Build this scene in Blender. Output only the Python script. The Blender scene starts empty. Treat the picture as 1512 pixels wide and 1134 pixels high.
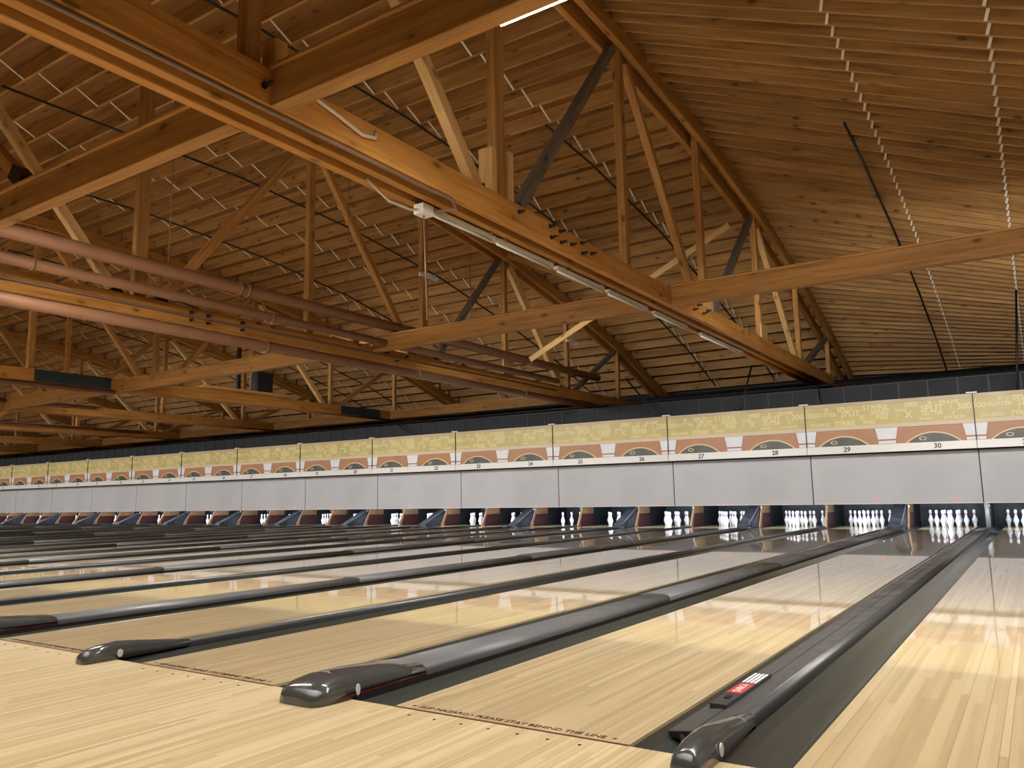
import bpy, bmesh, math, random
from mathutils import Vector, Matrix
random.seed(7)
SC = bpy.context.scene
C = SC.collection
PI = math.pi
# ------------------------------------------------------------------ measures
W = 1.054                      # lane width
D1, D2 = 0.747, 0.534          # wide / narrow lane dividers
P = 2 * W + D1 + D2            # pitch of one pair of lanes
JN, JF = -1, 14                # pairs: -1 = lanes 31/32, 0 = 29/30 ... 14 = 1/2
LANE_END = 19.2
Y_MASK, Y_SIGN = 16.70, 16.45

def lane_x(n):                 # centre of lane number n
    j = (30 - n) // 2
    if n % 2: return -j * P - D2 / 2 - W - D1 - W / 2
    return -j * P - D2 / 2 - W / 2
def d1_x(j): return -j * P - D2 / 2 - W - D1 / 2
def d2_x(j): return -j * P

ORD = {1: 'first', 2: 'second', 3: 'third', 4: 'fourth', 5: 'fifth', 6: 'sixth', 7: 'seventh', 8: 'eighth', 9: 'ninth', 10: 'tenth'}
def nth(i):
    if i in ORD: return ORD[i]
    s = 'th' if 10 <= i % 100 <= 20 else {1: 'st', 2: 'nd', 3: 'rd'}.get(i % 10, 'th')
    return '%d%s' % (i, s)

ONES = 'zero one two three four five six seven eight nine ten eleven twelve thirteen fourteen fifteen sixteen seventeen eighteen nineteen'.split()
def nw(n):
    if n < 20: return ONES[n]
    return {2: 'twenty', 3: 'thirty'}[n // 10] + ('-' + ONES[n % 10] if n % 10 else '')

# ------------------------------------------------------------------ mesh builder
class MB:
    def __init__(s): s.v = []; s.f = []; s.m = []; s.sm = []
    def add(s, vs, fs, mi=0, smooth=False):
        o = len(s.v); s.v += [tuple(v) for v in vs]
        for f in fs: s.f.append([i + o for i in f]); s.m.append(mi); s.sm.append(smooth)
        return s
    def box(s, x0, x1, y0, y1, z0, z1, mi=0):
        vs = [(x, y, z) for x in (x0, x1) for y in (y0, y1) for z in (z0, z1)]
        return s.add(vs, [(0, 1, 3, 2), (4, 6, 7, 5), (0, 4, 5, 1), (2, 3, 7, 6), (0, 2, 6, 4), (1, 5, 7, 3)], mi)
    def prism(s, prof, axis, t0, t1, mi=0, smooth=False):
        n = len(prof)
        def mk(a, b, t):
            return {'x': (t, a, b), 'y': (a, t, b), 'z': (a, b, t)}[axis]
        vs = [mk(a, b, t0) for a, b in prof] + [mk(a, b, t1) for a, b in prof]
        fs = [(i, (i + 1) % n, n + (i + 1) % n, n + i) for i in range(n)]
        s.add(vs, fs, mi, smooth)
        s.add(vs, [tuple(range(n - 1, -1, -1)), tuple(range(n, 2 * n))], mi)
        return s
    def loft(s, secs, mi=0, smooth=True, caps=True, closed=True):
        n = len(secs[0]); vs = [p for q in secs for p in q]; fs = []
        for k in range(len(secs) - 1):
            for i in range(n if closed else n - 1):
                fs.append((k * n + i, k * n + (i + 1) % n, (k + 1) * n + (i + 1) % n, (k + 1) * n + i))
        s.add(vs, fs, mi, smooth)
        if caps:
            s.add(secs[0], [tuple(range(n - 1, -1, -1))], mi); s.add(secs[-1], [tuple(range(n))], mi)
        return s
    def lathe(s, prof, n=16, c=(0, 0, 0), mi=0):
        secs = [[(c[0] + r * math.cos(2 * PI * i / n), c[1] + r * math.sin(2 * PI * i / n), c[2] + z) for i in range(n)] for r, z in prof]
        return s.loft(secs, mi)
    def tube(s, path, r, n=8, mi=0):
        path = [Vector(p) for p in path]; secs = []
        prev = None
        for i, p in enumerate(path):
            d = (path[min(i + 1, len(path) - 1)] - path[max(i - 1, 0)]).normalized()
            a = Vector((0, 0, 1)) if abs(d.z) < 0.9 else Vector((1, 0, 0))
            if prev is not None: a = prev
            u = (a - d * a.dot(d)).normalized(); w = d.cross(u); prev = u
            secs.append([tuple(p + (u * math.cos(2 * PI * k / n) + w * math.sin(2 * PI * k / n)) * r) for k in range(n)])
        return s.loft(secs, mi)
    def disc(s, c, r, axis='z', t=0.002, n=20, rx=None, mi=0):
        rx = rx or r
        a = {'x': 1, 'y': 0, 'z': 0}[axis]
        pr = [(math.cos(2 * PI * i / n) * rx, math.sin(2 * PI * i / n) * r) for i in range(n)]
        if axis == 'z': pp = [(c[0] + u, c[1] + v) for u, v in pr]; return s.prism(pp, 'z', c[2], c[2] + t, mi)
        if axis == 'y': pp = [(c[0] + u, c[2] + v) for u, v in pr]; return s.prism(pp, 'y', c[1] - t, c[1], mi)
        pp = [(c[1] + u, c[2] + v) for u, v in pr]; return s.prism(pp, 'x', c[0], c[0] + t, mi)
    def mesh(s, name):
        me = bpy.data.meshes.new(name)
        me.from_pydata(s.v, [], s.f)
        me.polygons.foreach_set('material_index', s.m)
        me.polygons.foreach_set('use_smooth', s.sm)
        me.update()
        bm = bmesh.new(); bm.from_mesh(me)
        bmesh.ops.remove_doubles(bm, verts=bm.verts, dist=1e-6)
        bmesh.ops.recalc_face_normals(bm, faces=bm.faces)
        bm.to_mesh(me); bm.free()
        return me

def link(name, data, mat=None, parent=None, mats=None):
    o = bpy.data.objects.new(name, data); C.objects.link(o)
    if data is not None and mat is not None and not len(data.materials):
        data.materials.append(mat)
    if data is not None and mats and not len(data.materials):
        for m in mats: data.materials.append(m)
    if parent: o.parent = parent
    return o
def obj(name, mb, mat, parent=None):
    me = mb.mesh(name) if isinstance(mb, MB) else mb
    if isinstance(mat, (list, tuple)): return link(name, me, mats=mat, parent=parent)
    return link(name, me, mat, parent)
def tag(o, label, cat, group=None):
    o['label'] = label; o['category'] = cat
    if group: o['group'] = group
    return o
def thing(name, label, cat, loc=(0, 0, 0), rotz=0, group=None):
    o = bpy.data.objects.new(name, None); C.objects.link(o)
    o.location = loc; o.rotation_euler = (0, 0, rotz); o.empty_display_size = 0.1
    return tag(o, label, cat, group)
def struct(name, mb, mat, parent=None):
    o = obj(name, mb, mat, parent); o['kind'] = 'structure'; return o
def copy_tree(root, loc, label, group=None):
    r = root.copy(); C.objects.link(r); r.location = loc; r['label'] = label
    if group: r['group'] = group
    for ch in list(root.children):
        c = ch.copy(); C.objects.link(c); c.parent = r
        for g in list(ch.children):
            d = g.copy(); C.objects.link(d); d.parent = c
    return r

def frame_mat(p0, p1, side):
    """local X runs p0->p1, local Y is the side direction"""
    p0, p1 = Vector(p0), Vector(p1); x = (p1 - p0).normalized()
    y = Vector(side); y = (y - x * y.dot(x)).normalized(); z = x.cross(y)
    M = Matrix((x, y, z)).transposed().to_4x4(); M.translation = p0
    return M, (p1 - p0).length
def member(name, p0, p1, w, d, mat, parent=None, side=(1, 0, 0), bev=0.006):
    """a sawn timber from p0 to p1: w across (side), d the other way, centred"""
    M, L = frame_mat(p0, p1, side)
    b = min(bev, w * .2, d * .2)
    a, c = w / 2, d / 2
    pr = [(-a + b, -c), (a - b, -c), (a, -c + b), (a, c - b), (a - b, c), (-a + b, c), (-a, c - b), (-a, -c + b)]
    m = MB().prism(pr, 'x', 0, L)
    o = obj(name, m, mat, parent); o.matrix_basis = M
    return o

# ------------------------------------------------------------------ materials
def new_mat(name):
    m = bpy.data.materials.new(name); m.use_nodes = True
    nt = m.node_tree; b = nt.nodes['Principled BSDF']
    return m, nt, b
def N(nt, t, **kw):
    n = nt.nodes.new(t)
    for k, v in kw.items():
        if k in ('operation', 'data_type', 'blend_type', 'noise_dimensions', 'feature', 'voronoi_dimensions', 'wave_type', 'bands_direction', 'wave_profile'): setattr(n, k, v)
    return n
def math_(nt, op, a, b=None, c=None):
    n = nt.nodes.new('ShaderNodeMath'); n.operation = op
    for i, v in enumerate((a, b, c)):
        if v is None: continue
        if isinstance(v, (int, float)): n.inputs[i].default_value = v
        else: nt.links.new(v, n.inputs[i])
    return n.outputs[0]
def mixc(nt, fac, a, b, mode='MIX'):
    n = nt.nodes.new('ShaderNodeMix'); n.data_type = 'RGBA'; n.blend_type = mode
    for sock, v in ((n.inputs[0], fac), (n.inputs[6], a), (n.inputs[7], b)):
        if isinstance(v, (int, float)): sock.default_value = v
        elif isinstance(v, tuple): sock.default_value = (*v[:3], 1)
        else: nt.links.new(v, sock)
    return n.outputs[2]
def ramp(nt, fac, stops):
    n = nt.nodes.new('ShaderNodeValToRGB'); cr = n.color_ramp
    while len(cr.elements) < len(stops): cr.elements.new(0.5)
    for e, (p, c) in zip(cr.elements, stops):
        e.position = p; e.color = (*c[:3], 1) if isinstance(c, tuple) else (c, c, c, 1)
    nt.links.new(fac, n.inputs[0]); return n.outputs[0]
def plain(name, col, rough=0.5, metal=0.0, coat=0.0, mottled=0.0, scale=8.0, emit=None, spec=None, bump=0.0):
    m, nt, b = new_mat(name)
    b.inputs['Base Color'].default_value = (*col, 1); b.inputs['Roughness'].default_value = rough
    b.inputs['Metallic'].default_value = metal; b.inputs['Coat Weight'].default_value = coat
    b.inputs['Coat Roughness'].default_value = 0.08
    if spec is not None: b.inputs['Specular IOR Level'].default_value = spec
    if mottled or bump:
        tc = N(nt, 'ShaderNodeTexCoord'); no = N(nt, 'ShaderNodeTexNoise')
        no.inputs['Scale'].default_value = scale; no.inputs['Detail'].default_value = 5
        nt.links.new(tc.outputs['Object'], no.inputs['Vector'])
        if mottled:
            lo = tuple(max(0, c * (1 - mottled)) for c in col); hi = tuple(min(1, c * (1 + mottled)) for c in col)
            nt.links.new(ramp(nt, no.outputs[0], [(0.3, lo), (0.7, hi)]), b.inputs['Base Color'])
            nt.links.new(ramp(nt, no.outputs[0], [(0.3, max(0.03, rough - .1)), (0.7, min(1, rough + .1))]), b.inputs['Roughness'])
        if bump:
            bp = N(nt, 'ShaderNodeBump'); bp.inputs['Strength'].default_value = bump; bp.inputs['Distance'].default_value = 0.01
            nt.links.new(no.outputs[0], bp.inputs['Height']); nt.links.new(bp.outputs[0], b.inputs['Normal'])
    if emit:
        b.inputs['Emission Color'].default_value = (*emit[0], 1); b.inputs['Emission Strength'].default_value = emit[1]
    return m
def wood(name, dark, mid, light, rough=0.55, grain=1.0, knots=True, vary=0.18):
    """sawn softwood with the grain along local X"""
    m, nt, b = new_mat(name)
    tc = N(nt, 'ShaderNodeTexCoord'); oi = N(nt, 'ShaderNodeObjectInfo')
    off = N(nt, 'ShaderNodeCombineXYZ')
    r = math_(nt, 'MULTIPLY', oi.outputs['Random'], 57.0)
    for i in range(3): nt.links.new(r, off.inputs[i])
    va = N(nt, 'ShaderNodeVectorMath', operation='ADD')
    nt.links.new(tc.outputs['Object'], va.inputs[0]); nt.links.new(off.outputs[0], va.inputs[1])
    def scaled(s):
        n = N(nt, 'ShaderNodeVectorMath', operation='MULTIPLY'); n.inputs[1].default_value = s
        nt.links.new(va.outputs[0], n.inputs[0]); return n.outputs[0]
    n1 = N(nt, 'ShaderNodeTexNoise'); n1.inputs['Scale'].default_value = 1; n1.inputs['Detail'].default_value = 4; n1.inputs['Distortion'].default_value = 0.6
    nt.links.new(scaled((0.9 * grain, 14 * grain, 14 * grain)), n1.inputs['Vector'])
    n2 = N(nt, 'ShaderNodeTexNoise'); n2.inputs['Scale'].default_value = 1; n2.inputs['Detail'].default_value = 3
    nt.links.new(scaled((3, 90, 90)), n2.inputs['Vector'])
    n3 = N(nt, 'ShaderNodeTexNoise'); n3.inputs['Scale'].default_value = 1; n3.inputs['Detail'].default_value = 2
    nt.links.new(scaled((0.7, 1.6, 1.6)), n3.inputs['Vector'])
    f = math_(nt, 'ADD', math_(nt, 'MULTIPLY', n1.outputs[0], 0.6), math_(nt, 'ADD', math_(nt, 'MULTIPLY', n2.outputs[0], 0.22), math_(nt, 'MULTIPLY', n3.outputs[0], 0.22)))
    col = ramp(nt, f, [(0.34, dark), (0.52, mid), (0.70, light)])
    if knots:
        vo = N(nt, 'ShaderNodeTexVoronoi'); vo.inputs['Scale'].default_value = 1
        nt.links.new(scaled((2.1, 4.6, 4.6)), vo.inputs['Vector'])
        k = ramp(nt, vo.outputs['Distance'], [(0.0, 1.0), (0.085, 0.85), (0.15, 0.0)])
        col = mixc(nt, k, col, tuple(c * 0.42 for c in dark))
        k2 = ramp(nt, vo.outputs['Distance'], [(0.1, 0.35), (0.32, 0.0)])
        col = mixc(nt, k2, col, tuple(c * 0.8 for c in dark))
    hs = N(nt, 'ShaderNodeHueSaturation')
    nt.links.new(math_(nt, 'ADD', math_(nt, 'MULTIPLY', oi.outputs['Random'], vary * 2), 1 - vary), hs.inputs['Value'])
    nt.links.new(col, hs.inputs['Color'])
    nt.links.new(hs.outputs[0], b.inputs['Base Color'])
    b.inputs['Roughness'].default_value = rough; b.inputs['Specular IOR Level'].default_value = 0.3
    bp = N(nt, 'ShaderNodeBump'); bp.inputs['Strength'].default_value = 0.15; bp.inputs['Distance'].default_value = 0.004
    nt.links.new(n1.outputs[0], bp.inputs['Height']); nt.links.new(bp.outputs[0], b.inputs['Normal'])
    return m
def lane_wood(name, stops, width=0.0267, seg=1.3, rough=0.3, coat=0.0, coat_rough=0.06, seams=0.5, aniso=False):
    """strip flooring, strips along local Y"""
    m, nt, b = new_mat(name)
    tc = N(nt, 'ShaderNodeTexCoord'); sp = N(nt, 'ShaderNodeSeparateXYZ'); nt.links.new(tc.outputs['Object'], sp.inputs[0])
    oi = N(nt, 'ShaderNodeObjectInfo')
    xs = math_(nt, 'MULTIPLY', sp.outputs[0], 1 / width)
    bi = math_(nt, 'FLOOR', xs)
    fr = math_(nt, 'FRACT', xs)
    w1 = N(nt, 'ShaderNodeTexWhiteNoise', noise_dimensions='2D')
    cv = N(nt, 'ShaderNodeCombineXYZ'); nt.links.new(bi, cv.inputs[0]); nt.links.new(math_(nt, 'MULTIPLY', oi.outputs['Random'], 40), cv.inputs[1])
    nt.links.new(cv.outputs[0], w1.inputs['Vector'])
    yy = math_(nt, 'FLOOR', math_(nt, 'ADD', math_(nt, 'MULTIPLY', sp.outputs[1], 1 / seg), math_(nt, 'MULTIPLY', w1.outputs[0], 9.0)))
    w2 = N(nt, 'ShaderNodeTexWhiteNoise', noise_dimensions='3D')
    cv2 = N(nt, 'ShaderNodeCombineXYZ'); nt.links.new(bi, cv2.inputs[0]); nt.links.new(yy, cv2.inputs[1]); nt.links.new(oi.outputs['Random'], cv2.inputs[2])
    nt.links.new(cv2.outputs[0], w2.inputs['Vector'])
    sc = N(nt, 'ShaderNodeVectorMath', operation='MULTIPLY'); sc.inputs[1].default_value = (70, 2.2, 1)
    nt.links.new(tc.outputs['Object'], sc.inputs[0])
    no = N(nt, 'ShaderNodeTexNoise'); no.inputs['Scale'].default_value = 1; no.inputs['Detail'].default_value = 4
    nt.links.new(sc.outputs[0], no.inputs['Vector'])
    f = math_(nt, 'ADD', math_(nt, 'MULTIPLY', w2.outputs[0], 0.62), math_(nt, 'MULTIPLY', no.outputs[0], 0.38))
    col = ramp(nt, f, stops)
    dk = math_(nt, 'MULTIPLY', math_(nt, 'LESS_THAN', fr, 0.10), math_(nt, 'GREATER_THAN', w1.outputs[0], 1 - seams))
    col = mixc(nt, math_(nt, 'MULTIPLY', dk, 0.55), col, (0.16, 0.10, 0.05))
    nt.links.new(col, b.inputs['Base Color'])
    b.inputs['Roughness'].default_value = rough
    b.inputs['Coat Weight'].default_value = coat; b.inputs['Coat Roughness'].default_value = coat_rough
    return m

M = {}
# ceiling timber
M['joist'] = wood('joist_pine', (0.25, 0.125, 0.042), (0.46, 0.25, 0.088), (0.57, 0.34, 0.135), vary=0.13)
M['deck'] = wood('deck_boards_shaded', (0.13, 0.058, 0.019), (0.24, 0.115, 0.038), (0.31, 0.155, 0.055), grain=0.6)  # darkened so the colour carries the shade of the recesses between joists
M['chord'] = wood('chord_fir', (0.29, 0.125, 0.025), (0.47, 0.215, 0.048), (0.57, 0.29, 0.085), vary=0.08)
M['post'] = wood('post_fir', (0.29, 0.135, 0.036), (0.48, 0.24, 0.07), (0.58, 0.33, 0.12), vary=0.2)
M['shadewood'] = wood('shaded_brace', (0.10, 0.085, 0.07), (0.18, 0.15, 0.125), (0.26, 0.22, 0.18), vary=0.05)  # grey tone stands for the shadowed underside of these diagonals
M['palewood'] = wood('pale_pine', (0.52, 0.29, 0.10), (0.70, 0.44, 0.18), (0.78, 0.54, 0.26), vary=0.06)  # paler pine for splice blocks, some diagonals and one sway brace
M['beam'] = wood('beam_fir', (0.23, 0.11, 0.03), (0.40, 0.195, 0.055), (0.50, 0.265, 0.09), vary=0.08)
# lanes
TAN = [(0.12, (0.50, 0.375, 0.205)), (0.5, (0.61, 0.475, 0.275)), (0.88, (0.70, 0.56, 0.345))]
M['lane'] = lane_wood('lane_maple', TAN, rough=0.35, coat=1.0, coat_rough=0.03, seams=0.35)
M['lane'].node_tree.nodes['Principled BSDF'].inputs['Coat IOR'].default_value = 1.55
M['approach'] = lane_wood('approach_maple', TAN, width=0.0255, seg=0.9, rough=0.38, coat=0.35, coat_rough=0.25, seams=0.3)
M['foul'] = plain('foul_line_dark', (0.10, 0.035, 0.02), 0.4)
M['ink'] = plain('dark_ink', (0.06, 0.035, 0.02), 0.5)
M['gutter'] = plain('gutter_plastic', (0.046, 0.050, 0.044), 0.22)
M['cap'] = plain('divider_cap_grey', (0.11, 0.11, 0.112), 0.42, mottled=0.06, scale=6)
M['rail'] = plain('rail_black', (0.048, 0.048, 0.048), 0.32)
M['blackgap'] = plain('black_edge', (0.012, 0.011, 0.01), 0.5)
M['panel'] = plain('bumper_cover', (0.072, 0.071, 0.07), 0.4, mottled=0.05, scale=4)
M['hood'] = plain('smoky_hood', (0.06, 0.062, 0.062), 0.16, coat=0.7, mottled=0.06, scale=20)
M['hoodred'] = plain('dark_red_plastic', (0.045, 0.005, 0.008), 0.25, coat=0.3)
M['reflector'] = plain('reflector_white', (0.75, 0.75, 0.72), 0.25)
M['white'] = plain('white_enamel', (0.8, 0.8, 0.78), 0.35)
M['metal'] = plain('brushed_metal', (0.62, 0.62, 0.62), 0.3, metal=1.0)
M['black'] = plain('black_steel', (0.012, 0.012, 0.013), 0.45)
M['blueplate'] = plain('blue_steel_plate', (0.018, 0.035, 0.05), 0.4, mottled=0.2, scale=7)
M['pipe'] = plain('copper_brown_pipe', (0.245, 0.118, 0.062), 0.5, mottled=0.10, scale=3)
M['pipedark'] = plain('brown_pipe', (0.23, 0.10, 0.065), 0.4, mottled=0.15, scale=3)
M['conduit'] = plain('brown_conduit', (0.20, 0.12, 0.085), 0.35)
M['fixture'] = plain('fixture_cream', (0.50, 0.45, 0.35), 0.45)
M['galv'] = plain('galvanised_strap', (0.85, 0.80, 0.72), 0.4)
M['cable'] = plain('pale_cable', (0.62, 0.52, 0.42), 0.4)
# masking
M['maskgrey'] = plain('mask_grey', (0.50, 0.50, 0.515), 0.3, mottled=0.04, scale=1.2)
M['maskedge'] = plain('mask_light_edge', (0.7, 0.7, 0.7), 0.3)
M['strip'] = plain('number_strip', (0.72, 0.71, 0.70), 0.32)
M['digit'] = plain('digit_black', (0.02, 0.02, 0.02), 0.4)
M['yellow'] = plain('sign_yellow', (0.54, 0.45, 0.165), 0.4, mottled=0.14, scale=2.2)
M['beige'] = plain('sign_beige', (0.50, 0.40, 0.24), 0.4, mottled=0.05, scale=3)
M['cream'] = plain('sign_cream', (0.64, 0.53, 0.38), 0.4)
M['lettering'] = plain('sign_lettering', (0.73, 0.65, 0.35), 0.4)
M['orange'] = plain('sign_orange', (0.43, 0.205, 0.10), 0.4, mottled=0.16, scale=1.4)
M['ballgrey'] = plain('sign_ball', (0.075, 0.08, 0.07), 0.35, mottled=0.3, scale=3)
M['ballring'] = plain('sign_ball_ring', (0.72, 0.56, 0.30), 0.4)
M['pinwhite'] = plain('sign_pin', (0.72, 0.75, 0.80), 0.35, mottled=0.08, scale=4)
M['pinline'] = plain('sign_pin_line', (0.34, 0.07, 0.04), 0.4)
M['wallgrey'] = plain('upper_wall_grey', (0.034, 0.038, 0.046), 0.6, mottled=0.1, scale=2, spec=0.15)
M['batten'] = plain('batten_dark', (0.010, 0.010, 0.012), 0.5)
M['dark'] = plain('pit_dark', (0.008, 0.010, 0.014), 0.6)
M['navy'] = plain('pit_curtain_navy', (0.004, 0.006, 0.011), 0.6, mottled=0.3, scale=6)
M['maroon'] = plain('maroon_plate', (0.030, 0.004, 0.004), 0.4)
M['kick'] = wood('kickback_wood', (0.09, 0.048, 0.022), (0.165, 0.092, 0.046), (0.22, 0.13, 0.07), knots=False, vary=0.1)
M['ramp'] = plain('ramp_slate', (0.008, 0.009, 0.011), 0.4, mottled=0.2, scale=5)
M['rampside'] = plain('ramp_side_blue', (0.012, 0.015, 0.024), 0.3)
M['rampedge'] = plain('ramp_edge', (0.035, 0.037, 0.046), 0.35)
M['plaster'] = plain('wall_plaster', (0.45, 0.40, 0.33), 0.7, mottled=0.05)
M['red'] = plain('sticker_red', (0.45, 0.05, 0.06), 0.35)
M['redglow'] = plain('painted_red_reflection', (0.6, 0.02, 0.03), 0.3, emit=((1.0, 0.06, 0.08), 2.0))  # glowing red paint for reflections on the screens, not a lamp
def tube_mat(k): return plain('lit_tube', (0.9, 0.9, 0.85), 0.4, emit=((1.0, 0.95, 0.87), k))
M['tube'] = tube_mat(30.0)
TUBES = [[tube_mat(k) for k in (34, 130, 105, 80, 70, 60, 60, 60)], [tube_mat(k) for k in (40, 16, 20, 20, 20, 20, 20, 20)]]
M['tubecool'] = plain('lit_tube_cool', (0.9, 0.9, 0.9), 0.4, emit=((0.86, 0.93, 1.0), 30.0))

def pin_material():
    m, nt, b = new_mat('pin_white')
    tc = N(nt, 'ShaderNodeTexCoord'); sp = N(nt, 'ShaderNodeSeparateXYZ'); nt.links.new(tc.outputs['Object'], sp.inputs[0])
    z = sp.outputs[2]
    def band(a, c): return math_(nt, 'MULTIPLY', math_(nt, 'GREATER_THAN', z, a), math_(nt, 'LESS_THAN', z, c))
    f = math_(nt, 'ADD', band(0.262, 0.272), band(0.281, 0.291))
    col = mixc(nt, f, (0.86, 0.87, 0.90), (0.55, 0.03, 0.04))
    nt.links.new(col, b.inputs['Base Color']); b.inputs['Roughness'].default_value = 0.2; b.inputs['Coat Weight'].default_value = 0.6
    return m
M['pin'] = pin_material()
def mask_material():
    """grey perforated screen: fine horizontal ribs"""
    m, nt, b = new_mat('screen_grey')
    tc = N(nt, 'ShaderNodeTexCoord'); sp = N(nt, 'ShaderNodeSeparateXYZ'); nt.links.new(tc.outputs['Object'], sp.inputs[0])
    s = math_(nt, 'SINE', math_(nt, 'MULTIPLY', sp.outputs[2], 2 * PI / 0.022))
    no = N(nt, 'ShaderNodeTexNoise'); no.inputs['Scale'].default_value = 1.1; nt.links.new(tc.outputs['Object'], no.inputs['Vector'])
    base = ramp(nt, no.outputs[0], [(0.3, (0.51, 0.525, 0.56)), (0.7, (0.57, 0.585, 0.625))])
    nt.links.new(mixc(nt, math_(nt, 'MULTIPLY', math_(nt, 'ADD', s, 1.0), 0.09), base, (0.33, 0.34, 0.36)), b.inputs['Base Color'])
    b.inputs['Roughness'].default_value = 0.22; b.inputs['Specular IOR Level'].default_value = 0.5
    return m
M['screen'] = mask_material()

def text_mesh(body, size, mat, extrude=0.002, align='CENTER', bold=0.0):
    cu = bpy.data.curves.new('txt', 'FONT'); cu.body = body; cu.size = size; cu.extrude = extrude; cu.align_x = align; cu.align_y = 'CENTER'
    cu.resolution_u = 2; cu.offset = size * bold
    o = bpy.data.objects.new('txt', cu); C.objects.link(o)
    dg = bpy.context.evaluated_depsgraph_get()
    me = bpy.data.meshes.new_from_object(o.evaluated_get(dg))
    C.objects.unlink(o); bpy.data.objects.remove(o); bpy.data.curves.remove(cu)
    me.materials.clear(); me.materials.append(mat)
    return me
def text_into(mb, body, size, ox, oz, y, extrude=0.001, sx=1.0, mi=0):
    me = text_mesh(body, size, M['ink'], extrude, bold=0.022)
    vs = [(ox + v.co.x * sx, y - v.co.z, oz + v.co.y) for v in me.vertices]
    mb.add(vs, [tuple(p.vertices) for p in me.polygons], mi)
    bpy.data.meshes.remove(me)

# ------------------------------------------------------------------ setting
XL, XR = -54.0, 4.6
YB, YE = -12.3, 24.3
# roof profile (underside of the joists) along Y
ROOF = [(-12.3, 4.35), (-9.0, 5.55), (-5.6, 6.5), (-2.3, 7.2), (1.05, 7.62), (4.4, 7.78), (7.7, 7.74), (11.0, 7.52), (14.4, 7.08), (17.9, 6.33), (21.25, 5.45), (24.3, 4.35)]
def roof_z(y):
    for (a, za), (b, zb) in zip(ROOF, ROOF[1:]):
        if a <= y <= b: return za + (zb - za) * (y - a) / (b - a)
    return ROOF[0][1] if y < ROOF[0][0] else ROOF[-1][1]
END_Z = 4.05                   # joist seat on the right-hand end wall
JD = 0.27                     # joist depth
TX = [-3.75, -10.02, -18.65, -24.95, -31.2, -37.5, -43.7, -49.9]   # truss lines

struct('floor', MB().box(XL, XR, YB, -0.004, -0.3, 0.0), M['approach'])
struct('floor', MB().box(XL, XR, 0.0, YE, -0.36, -0.22), M['dark'])
dk = MB()
ys = [YB] + [y for y, _ in ROOF[1:-1]] + [YE]
for side in (0, 1):
    secs = []
    for y in ys:
        z = roof_z(y) + JD + 0.005
        if side == 0: secs.append([(XL, y, z), (TX[0], y, z), (TX[0], y, z + .04), (XL, y, z + .04)])
        else: secs.append([(TX[0], y, z), (XR, y, END_Z + JD + .005), (XR, y, END_Z + JD + .045), (TX[0], y, z + .04)])
    dk.loft(secs, smooth=False)
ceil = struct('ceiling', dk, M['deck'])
struct('wall_right', MB().box(XR, XR + .2, YB, YE, -0.3, END_Z + JD), M['plaster'])
struct('wall_left', MB().box(XL - .2, XL, YB, YE, -0.3, 8.2), M['plaster'])
struct('wall_front', MB().box(XL, XR, YB - .2, YB, -0.3, 5.2), M['plaster'])
struct('wall_back', MB().box(XL, XR, YE, YE + .2, -0.36, 4.7), M['dark'])
# pit behind the pins
struct('wall_pit', MB().box(XL, XR, 19.95, 20.05, -0.36, 2.4), M['navy'])
struct('pit_light_block', MB().box(XL, XR, 17.02, 19.95, 0.86, 0.92), M['dark'])  # unseen dark slab added to keep stray light out of the pit
# grey boarded wall above the signs, with battens
wl = MB().box(XL, XR, 17.2, 17.26, 2.3, 3.27, 0)
x = XR - 0.2
while x > XL:
    wl.box(x - .016, x + .016, 17.185, 17.2, 2.3, 3.27, 1); x -= 0.587
wl.box(XL, XR, 17.18, 17.28, 3.27, 3.29, 1)
struct('wall_upper', wl, [M['wallgrey'], M['batten']])

# ------------------------------------------------------------------ lanes
def lane_part():
    r = thing('bowling_lane', 'lane', 'lane')
    bed = MB().box(-W / 2, W / 2, 0.004, LANE_END, -0.2, 0.0)
    obj('lane_bed', bed, M['lane'], r)
    obj('foul_line', MB().box(-W / 2, W / 2, -0.006, 0.008, -0.02, 0.0012), M['foul'], r)
    return r
lane0 = lane_part()
warn_me = None
dot_me = MB().disc((0, 0, 0.0002), 0.0065, t=.001, n=10).mesh('approach_dot')
first = True
for n in range(32, 0, -1):
    lab = 'pale maple bowling lane running to the pins under sign number %s' % nw(n)
    if first: l = lane0; l.location = (lane_x(n), 0, 0); l['label'] = lab; first = False
    else: l = copy_tree(lane0, (lane_x(n), 0, 0), lab)
    l['group'] = 'bowling lanes side by side'
    if n >= 26:
        if warn_me is None:
            warn_me = text_mesh('\u00d7  SLIP HAZARD \u2022 PLEASE STAY BEHIND THE LINE  \u00d7', 0.042, M['ink'], 0.0004)
            xs = [v.co.x for v in warn_me.vertices]; k = 0.93 / (max(xs) - min(xs))
            for v in warn_me.vertices: v.co.x *= k
        for i in range(7):
            q = link('approach_dot', dot_me, M['ink'], l); q.location = ((i - 3) * 0.127, -0.075, 0)
        t = link('warning_lettering', warn_me, None, l); t.location = (0, 0.045, 0.0008)
        t['label'] = 'dark warning lettering along the foul line'

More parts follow.
